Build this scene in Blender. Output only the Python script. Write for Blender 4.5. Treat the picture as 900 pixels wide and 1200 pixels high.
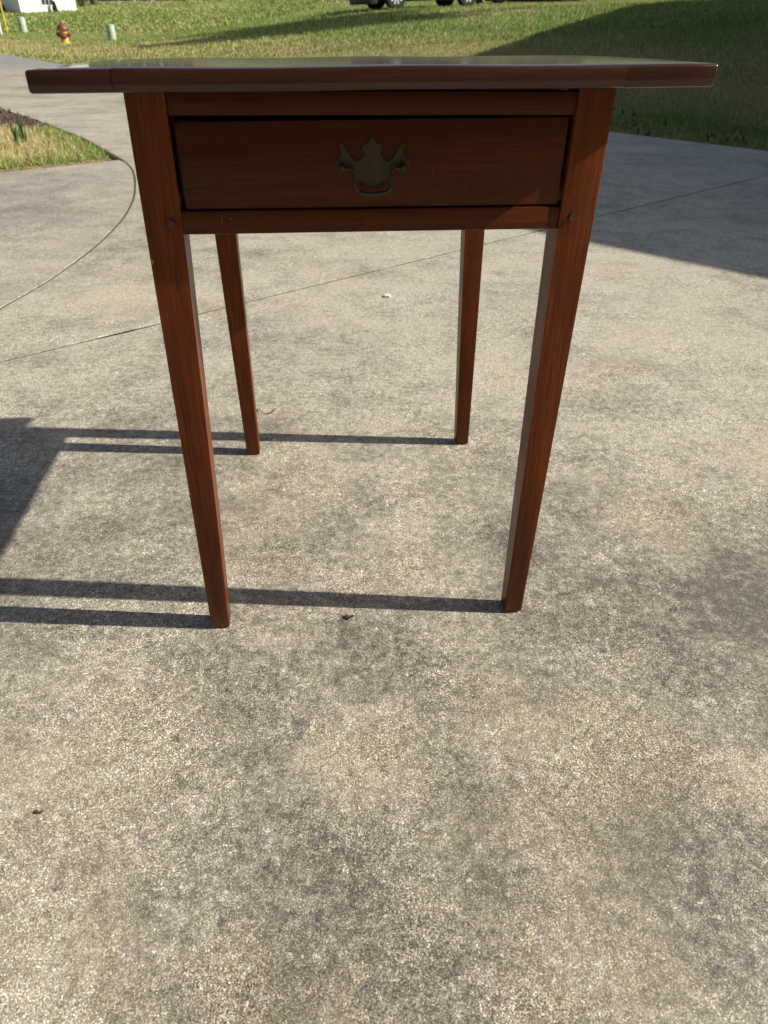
import bpy, bmesh, math, random
import numpy as np
from mathutils import Vector, Matrix

random.seed(7)
rng = np.random.default_rng(11)
R = math.radians
scene = bpy.context.scene
for o in list(bpy.data.objects):
    bpy.data.objects.remove(o)

# ------------------------------------------------------------------ camera
PITCH, ROLL = 0.60397, 0.00933
fw = Vector((0, math.cos(PITCH), -math.sin(PITCH)))
up0 = Vector((0, math.sin(PITCH), math.cos(PITCH)))
rt0 = Vector((1, 0, 0))
rt = math.cos(ROLL) * rt0 + math.sin(ROLL) * up0
upv = -math.sin(ROLL) * rt0 + math.cos(ROLL) * up0
cd = bpy.data.cameras.new('camera')
cam = bpy.data.objects.new('camera', cd)
scene.collection.objects.link(cam)
cam.matrix_world = Matrix(((rt.x, upv.x, -fw.x, 0), (rt.y, upv.y, -fw.y, 0), (rt.z, upv.z, -fw.z, 0.75), (0, 0, 0, 1)))
cd.sensor_fit = 'VERTICAL'
cd.sensor_height = 36
cd.lens = 832 / 1200 * 36
cd.clip_start = 0.02
cd.clip_end = 3000
cd.dof.use_dof = True
cd.dof.focus_distance = 0.95
cd.dof.aperture_fstop = 11
scene.camera = cam

# ------------------------------------------------------------------ sky and sun
EL, BETA = R(33.4), R(2.3)
sunv = Vector((math.cos(EL) * math.cos(BETA), -math.cos(EL) * math.sin(BETA), math.sin(EL)))
w = bpy.data.worlds.new('World')
scene.world = w
w.use_nodes = True
wn = w.node_tree
bg = wn.nodes['Background']
sky = wn.nodes.new('ShaderNodeTexSky')
sky.sky_type = 'NISHITA'
sky.sun_disc = False
sky.sun_elevation = EL
sky.sun_rotation = R(90) + BETA
sky.air_density = 1.0
sky.dust_density = 2.5
sky.ozone_density = 0.4
wn.links.new(sky.outputs[0], bg.inputs[0])
bg.inputs[1].default_value = 0.066
sd = bpy.data.lights.new('sun', 'SUN')
sd.energy = 5.0
sd.angle = R(0.53)
sd.color = (1.0, 0.93, 0.82)
so = bpy.data.objects.new('sun', sd)
scene.collection.objects.link(so)
so.rotation_euler = sunv.to_track_quat('Z', 'Y').to_euler()
so.location = (20, -2, 20)
scene.view_settings.view_transform = 'Standard'
scene.view_settings.look = 'None'
scene.view_settings.exposure = 0.33
scene.view_settings.gamma = 1

# ------------------------------------------------------------------ helpers
COL = scene.collection


def tag(o, label=None, cat=None, group=None, kind=None):
    if label: o['label'] = label
    if cat: o['category'] = cat
    if group: o['group'] = group
    if kind: o['kind'] = kind
    return o


def empty(name, loc=(0, 0, 0), rz=0):
    o = bpy.data.objects.new(name, None)
    o.empty_display_size = 0.1
    COL.objects.link(o)
    o.location = loc
    o.rotation_euler = (0, 0, rz)
    return o


def link_mesh(name, me, mat, parent=None):
    o = bpy.data.objects.new(name, me)
    COL.objects.link(o)
    for m in (mat if isinstance(mat, (list, tuple)) else [mat]):
        if m: me.materials.append(m)
    if parent: o.parent = parent
    return o


def bm_obj(name, bm, mat, parent=None, smooth=False):
    bmesh.ops.recalc_face_normals(bm, faces=bm.faces)
    me = bpy.data.meshes.new(name)
    bm.to_mesh(me)
    bm.free()
    if smooth:
        me.polygons.foreach_set('use_smooth', [True] * len(me.polygons))
        try:
            me.set_sharp_from_angle(angle=R(40))
        except Exception:
            pass
    return link_mesh(name, me, mat, parent)


def py_obj(name, v, f, mat, parent=None, smooth=False):
    me = bpy.data.meshes.new(name)
    me.from_pydata(v, [], f)
    me.update()
    if smooth:
        me.polygons.foreach_set('use_smooth', [True] * len(me.polygons))
        try:
            me.set_sharp_from_angle(angle=R(40))
        except Exception:
            pass
    return link_mesh(name, me, mat, parent)


def add_box(bm, x0, x1, y0, y1, z0, z1):
    vs = [bm.verts.new(p) for p in ((x0, y0, z0), (x1, y0, z0), (x1, y1, z0), (x0, y1, z0), (x0, y0, z1), (x1, y0, z1), (x1, y1, z1), (x0, y1, z1))]
    for f in ((0, 3, 2, 1), (4, 5, 6, 7), (0, 1, 5, 4), (1, 2, 6, 5), (2, 3, 7, 6), (3, 0, 4, 7)):
        bm.faces.new([vs[i] for i in f])
    return vs


def box(name, x0, x1, y0, y1, z0, z1, mat, parent=None, bev=0.0, seg=2):
    bm = bmesh.new()
    add_box(bm, x0, x1, y0, y1, z0, z1)
    if bev:
        bmesh.ops.bevel(bm, geom=bm.edges[:], offset=bev, segments=seg, profile=0.5, affect='EDGES')
    return bm_obj(name, bm, mat, parent, smooth=bev > 0)


def add_tube(bm, pts, rad, n=8, caps=True):
    pts = [Vector(p) for p in pts]
    rads = rad if isinstance(rad, (list, tuple)) else [rad] * len(pts)
    rings = []
    prev = None
    for i, p in enumerate(pts):
        t = (pts[min(i + 1, len(pts) - 1)] - pts[max(i - 1, 0)]).normalized()
        if prev is None:
            a = t.orthogonal().normalized()
        else:
            a = (prev - t * prev.dot(t)).normalized()
        prev = a
        b = t.cross(a)
        rings.append([bm.verts.new(p + (a * math.cos(k * 2 * math.pi / n) + b * math.sin(k * 2 * math.pi / n)) * rads[i]) for k in range(n)])
    for r0, r1 in zip(rings, rings[1:]):
        for k in range(n):
            bm.faces.new((r0[k], r0[(k + 1) % n], r1[(k + 1) % n], r1[k]))
    if caps:
        bm.faces.new(rings[0][::-1])
        bm.faces.new(rings[-1])


def tube(name, pts, rad, mat, parent=None, n=8):
    bm = bmesh.new()
    add_tube(bm, pts, rad, n)
    return bm_obj(name, bm, mat, parent, smooth=True)


def add_lathe(bm, prof, n=20, c=(0, 0, 0), axis='z'):
    rings = []
    for r, z in prof:
        ring = []
        for k in range(n):
            a = 2 * math.pi * k / n
            p = (r * math.cos(a), r * math.sin(a), z)
            if axis == 'y': p = (p[0], p[2], p[1])
            if axis == 'x': p = (p[2], p[0], p[1])
            ring.append(bm.verts.new((p[0] + c[0], p[1] + c[1], p[2] + c[2])))
        rings.append(ring)
    for r0, r1 in zip(rings, rings[1:]):
        for k in range(n):
            bm.faces.new((r0[k], r0[(k + 1) % n], r1[(k + 1) % n], r1[k]))
    bm.faces.new(rings[0][::-1])
    bm.faces.new(rings[-1])


def lathe(name, prof, mat, parent=None, n=20, c=(0, 0, 0), axis='z'):
    bm = bmesh.new()
    add_lathe(bm, prof, n, c, axis)
    return bm_obj(name, bm, mat, parent, smooth=True)


# ------------------------------------------------------------------ materials
class N:
    """small node-graph helper"""
    def __init__(self, name):
        self.m = bpy.data.materials.new(name)
        self.m.use_nodes = True
        self.t = self.m.node_tree
        self.b = self.t.nodes['Principled BSDF']

    def new(self, typ, **kw):
        n = self.t.nodes.new(typ)
        for k, v in kw.items():
            if k.startswith('i_'):
                n.inputs[k[2:].replace('_', ' ')].default_value = v
            else:
                setattr(n, k, v)
        return n

    def link(self, a, b):
        self.t.links.new(a, b)

    def coord(self, kind='Object', scale=(1, 1, 1), loc=(0, 0, 0), rot=(0, 0, 0)):
        c = self.new('ShaderNodeTexCoord')
        mp = self.new('ShaderNodeMapping')
        mp.inputs['Scale'].default_value = scale
        mp.inputs['Location'].default_value = loc
        mp.inputs['Rotation'].default_value = rot
        self.link(c.outputs[kind], mp.inputs[0])
        return mp.outputs[0]

    def noise(self, vec, scale, detail=4, rough=0.55, dist=0.0):
        n = self.new('ShaderNodeTexNoise')
        n.inputs['Scale'].default_value = scale
        n.inputs['Detail'].default_value = detail
        n.inputs['Roughness'].default_value = rough
        n.inputs['Distortion'].default_value = dist
        self.link(vec, n.inputs['Vector'])
        return n.outputs['Fac']

    def ramp(self, fac, stops):
        n = self.new('ShaderNodeValToRGB')
        e = n.color_ramp.elements
        while len(e) < len(stops):
            e.new(0.5)
        for el, (p, c) in zip(e, stops):
            el.position = p
            el.color = (c, c, c, 1) if isinstance(c, (int, float)) else (*c, 1)
        self.link(fac, n.inputs[0])
        return n.outputs[0]

    def mix(self, fac, a, b, mode='MIX'):
        n = self.new('ShaderNodeMix', data_type='RGBA', blend_type=mode)
        for s, v in ((0, fac), (6, a), (7, b)):
            if isinstance(v, (int, float)):
                n.inputs[s].default_value = v
            elif isinstance(v, tuple):
                n.inputs[s].default_value = (*v, 1)
            else:
                self.link(v, n.inputs[s])
        return n.outputs[2]

    def math(self, op, a, b=0.0):
        n = self.new('ShaderNodeMath', operation=op)
        for s, v in ((0, a), (1, b)):
            if isinstance(v, (int, float)):
                n.inputs[s].default_value = v
            else:
                self.link(v, n.inputs[s])
        return n.outputs[0]

    def bump(self, h, strength, dist):
        n = self.new('ShaderNodeBump')
        n.inputs['Strength'].default_value = strength
        n.inputs['Distance'].default_value = dist
        self.link(h, n.inputs['Height'])
        self.link(n.outputs[0], self.b.inputs['Normal'])

    def color(self, c):
        if isinstance(c, tuple):
            self.b.inputs['Base Color'].default_value = (*c, 1)
        else:
            self.link(c, self.b.inputs['Base Color'])

    def set(self, **kw):
        for k, v in kw.items():
            self.b.inputs[k.replace('_', ' ')].default_value = v
        return self


def plain(name, col, rough=0.5, metal=0.0, var=0.12, scale=8.0, spec=0.5):
    n = N(name)
    v = n.coord()
    f = n.noise(v, scale, 5, 0.6)
    c = n.mix(f, tuple(x * (1 - var) for x in col), tuple(min(1, x * (1 + var)) for x in col))
    n.color(c)
    n.set(Roughness=rough, Metallic=metal)
    n.b.inputs['Specular IOR Level'].default_value = spec
    return n.m


def concrete(name, light, mid, dark, tan, seed=0.0, stains=()):
    n = N(name)
    v = n.coord(loc=(seed, seed * 1.7, 0))
    big = n.noise(v, 1.6, 3, 0.64)
    med = n.noise(v, 7.5, 5, 0.82)
    fin = n.noise(v, 60, 3, 0.85)
    s = n.math('ADD', n.math('MULTIPLY', big, 0.28), n.math('ADD', n.math('MULTIPLY', med, 0.40), n.math('MULTIPLY', fin, 0.32)))
    # old stains and broad darker and paler areas with a place of their own
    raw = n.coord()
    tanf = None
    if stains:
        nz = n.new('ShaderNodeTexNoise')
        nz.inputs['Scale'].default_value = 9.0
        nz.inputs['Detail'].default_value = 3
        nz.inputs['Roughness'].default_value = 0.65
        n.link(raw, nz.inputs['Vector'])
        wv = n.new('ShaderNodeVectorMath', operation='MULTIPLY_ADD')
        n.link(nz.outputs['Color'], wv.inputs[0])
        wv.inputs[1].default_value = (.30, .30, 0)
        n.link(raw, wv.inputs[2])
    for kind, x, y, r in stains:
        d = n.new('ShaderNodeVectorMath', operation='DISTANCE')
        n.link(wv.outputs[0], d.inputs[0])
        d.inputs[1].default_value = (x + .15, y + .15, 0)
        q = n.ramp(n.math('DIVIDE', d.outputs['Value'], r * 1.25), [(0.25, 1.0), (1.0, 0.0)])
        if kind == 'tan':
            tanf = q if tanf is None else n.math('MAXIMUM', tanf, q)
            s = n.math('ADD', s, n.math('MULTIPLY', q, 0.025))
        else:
            s = n.math('ADD', s, n.math('MULTIPLY', q, {'dark': -.024, 'light': .03, 'broad_dark': -.040, 'broad_pale': .035}[kind]))
    base = n.ramp(s, [(0.355, dark), (0.465, mid), (0.56, light)])
    tn = n.noise(n.coord(loc=(seed + 9.1, 3.3, 0)), 2.1, 3, 0.6)
    tm = n.ramp(tn, [(0.52, 0.0), (0.66, 0.5)])
    if tanf is not None: tm = n.math('MAXIMUM', tm, n.math('MULTIPLY', tanf, 0.5))
    base = n.mix(tm, base, n.mix(0.6, base, tan))
    # exposed sand and fine gravel
    grain = n.noise(v, 560, 1, 0.85)
    g = n.ramp(grain, [(0.30, 0.40), (0.43, 0.70), (0.52, 1.0), (0.60, 1.4), (0.70, 1.8)])
    vo = n.new('ShaderNodeTexVoronoi', feature='F1')
    vo.inputs['Scale'].default_value = 640
    n.link(v, vo.inputs['Vector'])
    sep = n.new('ShaderNodeSeparateColor')
    n.link(vo.outputs['Color'], sep.inputs[0])
    g2 = n.ramp(sep.outputs[1], [(0.0, 0.30), (0.25, 0.65), (0.55, 0.97), (0.80, 1.3), (1.0, 2.1)])
    both = n.mix(1.0, g, g2, 'MULTIPLY')
    vp = n.new('ShaderNodeTexVoronoi', feature='F1')
    vp.inputs['Scale'].default_value = 210
    n.link(v, vp.inputs['Vector'])
    sp = n.new('ShaderNodeSeparateColor')
    n.link(vp.outputs['Color'], sp.inputs[0])
    both = n.mix(1.0, both, n.ramp(sp.outputs[0], [(0.0, 0.6), (0.06, 0.88), (0.12, 1.0), (0.95, 1.0), (0.98, 1.3), (1.0, 1.6)]), 'MULTIPLY')
    # sand shows where the paste has worn off, less where it is still smooth
    expo = n.ramp(n.noise(v, 4.2, 2, 0.7), [(0.38, 0.62), (0.6, 1.0)])
    col = n.mix(expo, base, n.mix(1.0, base, both, 'MULTIPLY'))
    pit = n.noise(v, 95, 1, 0.5)
    col = n.mix(n.ramp(pit, [(0.79, 0.0), (0.84, 0.7)]), col, (0.05, 0.045, 0.04))
    n.color(col)
    n.set(Roughness=0.60)
    n.b.inputs['Specular IOR Level'].default_value = 0.5
    n.bump(grain, 0.45, 0.0010)
    return n.m


def wood(name, axis, seed=0.0, tone=1.0, coat=0.0):
    n = N(name)
    st = {'x': (2.2, 70, 70), 'y': (70, 2.2, 70), 'z': (70, 70, 2.2)}[axis]
    v = n.coord(scale=st, loc=(seed, seed * .7, seed * 1.3))
    g1 = n.noise(v, 0.45, 4, 0.6, 0.7)
    g2 = n.noise(v, 6.0, 3, 0.75)
    blot = n.noise(n.coord(loc=(seed * 2, 1, 0)), 11, 5, 0.65)
    s = n.math('ADD', n.math('MULTIPLY', g1, 0.42), n.math('ADD', n.math('MULTIPLY', g2, 0.50), n.math('MULTIPLY', blot, 0.08)))
    k = tone
    c = n.ramp(s, [(0.30, (0.060 * k, 0.0135 * k, 0.0032 * k)), (0.5, (0.158 * k, 0.0380 * k, 0.0085 * k)), (0.70, (0.270 * k, 0.073 * k, 0.016 * k))])
    c = n.mix(n.ramp(blot, [(0.50, 0.0), (0.75, 0.3)]), c, (0.080 * k, 0.018 * k, 0.0045 * k))
    scr = n.noise(n.coord(scale=(300, 300, 34), rot=(0.5, 0.9, 0.4)), 1.0, 1, 0.4)
    c = n.mix(n.ramp(scr, [(0.785, 0.0), (0.81, 0.3)]), c, (0.30, 0.17, 0.10))
    # pores and small dings through to bare wood
    st2 = {'x': (14, 420, 420), 'y': (420, 14, 420), 'z': (420, 420, 14)}[axis]
    pore = n.noise(n.coord(scale=st2), 1.0, 2, 0.5)
    c = n.mix(n.ramp(pore, [(0.60, 0.0), (0.70, 0.55)]), c, (0.030, 0.008, 0.004))
    ding = n.noise(n.coord(scale=(1, 1, 1), loc=(seed, 4, 2)), 75, 2, 0.4)
    c = n.mix(n.ramp(ding, [(0.76, 0.0), (0.79, 0.65)]), c, (0.36, 0.22, 0.12))
    n.color(c)
    ro = n.ramp(blot, [(0.3, 0.30), (0.7, 0.44)])
    n.link(ro, n.b.inputs['Roughness'])
    n.b.inputs['Specular IOR Level'].default_value = 0.16
    n.b.inputs['Coat Weight'].default_value = coat
    n.b.inputs['Coat Roughness'].default_value = 0.10
    n.bump(n.math('ADD', n.math('MULTIPLY', pore, -0.7), n.math('MULTIPLY', g2, 0.5)), 0.25, 0.0008)
    return n.m


M = {}
STAINS_AND_TONES = (('broad_dark', .1, .2, 1.0), ('broad_dark', .5, .75, .45), ('dark', -.05, .33, .22), ('dark', .2, .45, .25), ('dark', .6, .72, .3), ('dark', -.45, 1.35, .4), ('broad_pale', .4, 2.5, 1.2), ('broad_pale', -.3, 6.5, 3.5), ('dark', 0.56, 0.78, 0.11), ('dark', 0.18, 0.43, 0.11), ('dark', -0.05, 0.31, 0.1), ('dark', 0.37, 0.82, 0.09), ('dark', 0.25, 0.99, 0.09), ('dark', -0.08, 1.03, 0.11), ('tan', -0.37, 0.53, 0.15), ('tan', 0.44, 0.52, 0.06), ('tan', -0.32, 0.3, 0.12), ('tan', -0.03, 0.54, 0.09), ('light', 0.24, 1.69, 0.17), ('light', 0.61, 1.1, 0.18), ('tan', -0.91, 2.34, 0.2), ('dark', -1.05, 2.58, 0.15), ('light', -0.06, 1.42, 0.13), ('dark', -0.66, 1.5, 0.16), ('dark', 0.71, 1.72, 0.18), ('dark', 0.01, 0.74, 0.1), ('light', 0.16, 0.56, 0.06),)
M['drive'] = concrete('driveway_concrete', (0.525, 0.485, 0.392), (0.330, 0.302, 0.242), (0.145, 0.132, 0.107), (0.56, 0.47, 0.32), 0.0, STAINS_AND_TONES)
M['walk'] = concrete('walkway_concrete', (0.52, 0.475, 0.39), (0.36, 0.33, 0.275), (0.19, 0.175, 0.15), (0.55, 0.47, 0.35), 4.2, (('dark', -1.75, 3.6, .45), ('dark', -2.2, 4.1, .45), ('broad_dark', -2.0, 3.6, 1.0), ('light', -1.30, 3.2, .14), ('light', -1.34, 3.75, .14), ('light', -1.30, 2.65, .14), ('light', -1.55, 4.6, .14)))
M['street'] = concrete('street_concrete', (0.36, 0.35, 0.33), (0.27, 0.265, 0.25), (0.2, 0.195, 0.185), (0.34, 0.32, 0.28), 8.8)
M['wood_x'] = wood('stained_wood_along_x', 'x', 0.0, 0.44)  # same wood as the legs, toned down to paint in the front's shade
M['wood_top'] = wood('stained_wood_top', 'x', 3.1, 0.25, 0.7)
M['wood_end'] = wood('stained_wood_end_boards', 'x', 3.4, 0.23, 0.7)
M['wood_z'] = wood('stained_wood_along_z', 'z', 1.7, 0.80)
M['wood_y'] = wood('stained_wood_along_y', 'y', 2.2, 1.0)
M['peg'] = plain('dark_wood_peg', (0.075, 0.018, 0.006), 0.5)
M['brass'] = plain('tarnished_brass', (0.055, 0.046, 0.029), 0.36, 0.7, 0.45, 180)
M['hyd_yellow'] = plain('hydrant_yellow_paint', (0.72, 0.47, 0.10), 0.5, 0, 0.15, 14)
M['hyd_red'] = plain('hydrant_maroon_paint', (0.20, 0.055, 0.045), 0.5, 0, 0.2, 14)
M['ped'] = plain('pale_green_plastic', (0.38, 0.45, 0.36), 0.55, 0, 0.08, 6)
M['white'] = plain('white_paint', (0.78, 0.78, 0.76), 0.5, 0, 0.04, 5)
M['yellow'] = plain('yellow_plastic', (0.72, 0.62, 0.05), 0.5)
M['siding'] = plain('white_siding', (0.80, 0.80, 0.79), 0.6, 0, 0.03, 3)
M['siding_tan'] = plain('tan_siding', (0.66, 0.61, 0.52), 0.6, 0, 0.05, 3)
M['shingle'] = plain('roof_shingle', (0.085, 0.08, 0.078), 0.9, 0, 0.3, 7)
M['trim'] = plain('white_trim', (0.76, 0.76, 0.74), 0.5, 0, 0.04, 6)
M['brick'] = plain('red_brick', (0.20, 0.070, 0.050), 0.85, 0, 0.3, 16)
M['glass'] = plain('dark_window_glass', (0.04, 0.05, 0.06), 0.06, 0, 0.1, 2, 0.8)
M['paint_dark'] = plain('black_car_paint', (0.012, 0.015, 0.022), 0.18, 0.2, 0.1, 3, 0.7)
M['paint_red'] = plain('maroon_car_paint', (0.12, 0.018, 0.022), 0.2, 0.2, 0.1, 3, 0.7)
M['rubber'] = plain('tyre_rubber', (0.02, 0.02, 0.021), 0.8, 0, 0.2, 20)
M['plastic'] = plain('black_plastic', (0.018, 0.018, 0.02), 0.6, 0, 0.15, 12)
M['alloy'] = plain('alloy_wheel', (0.80, 0.80, 0.81), 0.35, 0.15, 0.05, 12)
M['lamp'] = plain('headlight_glass', (0.55, 0.57, 0.6), 0.1, 0.2, 0.1, 10, 0.8)
M['bark'] = plain('bark', (0.10, 0.075, 0.055), 0.9, 0, 0.35, 12)
M['leaf'] = plain('tree_leaf', (0.055, 0.095, 0.025), 0.6, 0, 0.3, 2)
M['evergreen'] = plain('evergreen_leaf', (0.03, 0.055, 0.02), 0.6, 0, 0.3, 4)
M['mulch'] = plain('mulch', (0.085, 0.060, 0.042), 0.95, 0, 0.6, 40)
M['paper'] = plain('white_paper', (0.82, 0.82, 0.80), 0.7, 0, 0.03)
M['wire'] = plain('dark_wire', (0.03, 0.025, 0.022), 0.5)
M['dryleaf'] = plain('dry_leaf', (0.075, 0.045, 0.022), 0.8, 0, 0.3, 90)
M['shoot'] = plain('green_shoot', (0.07, 0.15, 0.05), 0.5, 0, 0.2, 20)


def sm(t):
    t = np.clip(t, 0, 1)
    return t * t * (3 - 2 * t)


def U(x, y):
    return (x - 2.77) * .768 + (y - 5.75) * .64


def H(x, y):
    x = np.asarray(x, float); y = np.asarray(y, float)
    up = np.maximum(U(x, y), 0.)
    a = .085 * sm((x + 13) / 13)
    r = np.where(up < 13, up, 13 + .45 * (up - 13))
    v = np.maximum(y - 38, 0.)
    v2 = np.minimum(v, 80.)
    return -.025 + a * r + .03 * v + .0005 * v2 * v2


def hz(x, y):
    return float(H(x, y))


def pnoise(x, y, s, seed):
    """cheap smooth noise in 0..1 (sum of rotated sines)"""
    r = np.random.default_rng(seed)
    t = np.zeros_like(x)
    for k in range(7):
        a = r.uniform(0, 6.28); f = s * r.uniform(.6, 1.9); p = r.uniform(0, 6.28)
        t += np.sin((x * math.cos(a) + y * math.sin(a)) * f + p + 1.3 * np.sin((y * math.cos(a) - x * math.sin(a)) * f * .7 + p * 2))
    return np.clip(.5 + t / 7.5, 0, 1)


def green_frac(x, y):
    """how much of the lawn has greened up: straw near the paving, green further off"""
    u = U(x, y)
    g = .40 + .42 * sm((u - 2.5) / 6.0)
    g = g + .35 * (pnoise(x, y, 1.6, 3) - .5) + .45 * (pnoise(x, y, .45, 5) - .5)
    g = g + .5 * np.exp(-((u - .75) / .35) ** 2) * (pnoise(x, y, 2.5, 9) > .48)
    return np.clip(g, .04, .95)


# ------------------------------------------------------------------ terrain
def lawn_material():
    n = N('lawn_turf')
    at = n.new('ShaderNodeVertexColor', layer_name='turf')
    v = n.coord()
    f1 = n.noise(v, 26, 5, 0.75)
    f2 = n.noise(v, 2.2, 6, 0.8)
    c = n.mix(n.ramp(f1, [(0.3, 0.0), (0.7, 1.0)]), n.mix(1.0, at.outputs[0], (0.42, 0.42, 0.42), 'MULTIPLY'), n.mix(1.0, at.outputs[0], (1.45, 1.45, 1.45), 'MULTIPLY'))
    c = n.mix(n.ramp(f2, [(0.35, 0.0), (0.75, 0.45)]), c, (0.25, 0.22, 0.10))
    n.color(c)
    n.set(Roughness=0.95)
    n.b.inputs['Specular IOR Level'].default_value = 0.15
    n.bump(f1, 0.9, 0.05)
    return n.m


STRAW = np.array([0.48, 0.41, 0.21])
GREEN = np.array([0.235, 0.305, 0.088])
M['lawn'] = lawn_material()


def warp(n, near, far):
    s = np.linspace(-1, 1, n)
    return np.sign(s) * (near * np.abs(s) + (far - near) * np.abs(s) ** 4)


gx = warp(240, 26, 400)
gy = warp(240, 40, 700) + 14
X, Y = np.meshgrid(gx, gy, indexing='ij')
Z = H(X, Y)
nv = X.size
me = bpy.data.meshes.new('lawn')
i0 = (np.arange(239)[:, None] * 240 + np.arange(239)[None, :]).ravel()
faces = np.stack([i0, i0 + 240, i0 + 241, i0 + 1], 1)
me.from_pydata(np.stack([X.ravel(), Y.ravel(), Z.ravel()], 1).tolist(), [], faces.tolist())
ca = me.color_attributes.new('turf', 'FLOAT_COLOR', 'POINT')
gf = green_frac(X.ravel(), Y.ravel())[:, None]
cc = np.concatenate([STRAW * (1 - gf) + GREEN * gf, np.ones((nv, 1))], 1)
ca.data.foreach_set('color', cc.astype(np.float32).ravel())
me.polygons.foreach_set('use_smooth', [True] * len(me.polygons))
lawn = link_mesh('lawn', me, M['lawn'])
tag(lawn, 'wide sloping lawn of straw and green turf behind the driveway', 'lawn', kind='structure')

# ------------------------------------------------------------------ paving


def slab(name, poly, mat, z1, z0, parent=None, bev=0.005, seg=2):
    bm = bmesh.new()
    vs = [bm.verts.new((x, y, z1)) for x, y in poly]
    f = bm.faces.new(vs)
    ed = f.edges[:]
    r = bmesh.ops.extrude_face_region(bm, geom=[f], use_keep_orig=True)
    nvv = [g for g in r['geom'] if isinstance(g, bmesh.types.BMVert)]
    for v in nvv: v.co.z = z0
    bmesh.ops.bevel(bm, geom=ed, offset=bev, segments=seg, profile=0.5, affect='EDGES')
    bmesh.ops.triangulate(bm, faces=[f for f in bm.faces if len(f.verts) > 4])
    return bm_obj(name, bm, mat, parent)


def spline(pts, n=8):
    out = []
    P = [pts[0]] + list(pts) + [pts[-1]]
    for i in range(1, len(P) - 2):
        for k in range(n):
            t = k / n
            p0, p1, p2, p3 = [np.array(p) for p in P[i - 1:i + 3]]
            out.append(tuple(.5 * ((2 * p1) + (-p0 + p2) * t + (2 * p0 - 5 * p1 + 4 * p2 - p3) * t * t + (-p0 + 3 * p1 - 3 * p2 + p3) * t ** 3)))
    out.append(tuple(pts[-1]))
    return out


curve = spline([(-1.72, 5.10), (-1.53, 4.69), (-1.33, 4.05), (-1.22, 3.54), (-1.165, 3.0), (-1.17, 2.5), (-1.205, 2.19), (-1.215, 1.895)], 8)
curve2 = spline([(-1.215, 1.895), (-1.225, 1.59)], 3)
curve3 = spline([(-1.225, 1.59), (-1.3, 1.0), (-1.42, 0.2), (-1.6, -1.2), (-1.8, -3.0)], 6)
jd = Vector((.7494, .6621)); jn = Vector((-.6621, .7494)) * .0044


def wob(a, b, n, off, amp=.0012):
    out = []
    for k in range(n + 1):
        t = k / n
        x = a[0] + (b[0] - a[0]) * t + off[0] + random.uniform(-amp, amp)
        y = a[1] + (b[1] - a[1]) * t + off[1] + random.uniform(-amp, amp)
        out.append((x, y))
    return out


J0, J1, J2 = (-1.225, 1.59), (-.77, 1.992), (3.06, 5.40)
drive = empty('driveway')
M['joint'] = plain('joint_dirt', (0.030, 0.027, 0.023), 0.95, 0, 0.4, 60)
tag(drive, 'stained concrete driveway with a diagonal joint running behind the table', 'driveway', kind='structure')
# near slab
poly = wob(J0, J1, 8, -jn) + wob(J1, J2, 40, -jn) + [(5.2, 2.85), (9.0, -1.6), (9.0, -3.0)] + curve3[::-1][:-1]
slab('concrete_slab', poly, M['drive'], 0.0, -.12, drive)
# far slab
crk = wob((-1.215, 1.9), (-.80, 1.985), 16, (0, .002), .004)
crk2 = [(x, y - .004) for x, y in crk]
poly = wob(J1, J2, 40, jn) + [(2.77, 5.75), (1.91, 6.76), (-2.5, 12.15), (-5.75, 15.85), (-6.6, 15.42), (-9.1, 15.02), (-5.2, 9.92), (-3.93, 8.23), (-3.05, 7.11), (-2.32, 6.09)] + curve[:-1] + crk
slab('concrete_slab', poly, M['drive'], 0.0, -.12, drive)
poly = wob(J0, J1, 8, jn)[1:-1] + crk2[::-1][:-1] + [(-1.217, 1.87), (-1.224, 1.62)]
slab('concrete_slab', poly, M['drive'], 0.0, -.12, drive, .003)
for a_, b_ in ((J0, J2),):
    nrm_ = jn * 1.15
    bm = bmesh.new()
    P_ = [(a_[0] - nrm_.x, a_[1] - nrm_.y), (b_[0] - nrm_.x, b_[1] - nrm_.y), (b_[0] + nrm_.x, b_[1] + nrm_.y), (a_[0] + nrm_.x, a_[1] + nrm_.y)]
    lo_ = [bm.verts.new((x, y, -.05)) for x, y in P_]; hi_ = [bm.verts.new((x, y, -.0012)) for x, y in P_]
    bm.faces.new(hi_); bm.faces.new(lo_[::-1])
    for k in range(4): bm.faces.new((lo_[k], lo_[(k + 1) % 4], hi_[(k + 1) % 4], hi_[k]))
    bm_obj('joint_filler', bm, M['joint'], drive)
cpts = curve + curve2[1:] + curve3[1:]
va = [(x - .016, y, -.0018 - random.uniform(0, .0025)) for x, y in cpts] + [(x + .003, y, -.0018 - random.uniform(0, .0025)) for x, y in cpts]
vb = [(x, y, -.05) for x, y, z in va]
m_ = len(cpts)
fs = []
for k in range(m_ - 1):
    fs += [(k, k + 1, m_ + k + 1, m_ + k), (2 * m_ + k, 3 * m_ + k, 3 * m_ + k + 1, 2 * m_ + k + 1), (k, 2 * m_ + k, 2 * m_ + k + 1, k + 1), (m_ + k, m_ + k + 1, 3 * m_ + k + 1, 3 * m_ + k)]
py_obj('joint_filler', va + vb, fs, plain('curve_joint_dirt', (0.11, 0.095, 0.07), 0.95, 0, 0.7, 45), drive)
box('slab_bed', -9, 9, -3, 5, -.14, -.035, M['mulch'], drive)

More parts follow.
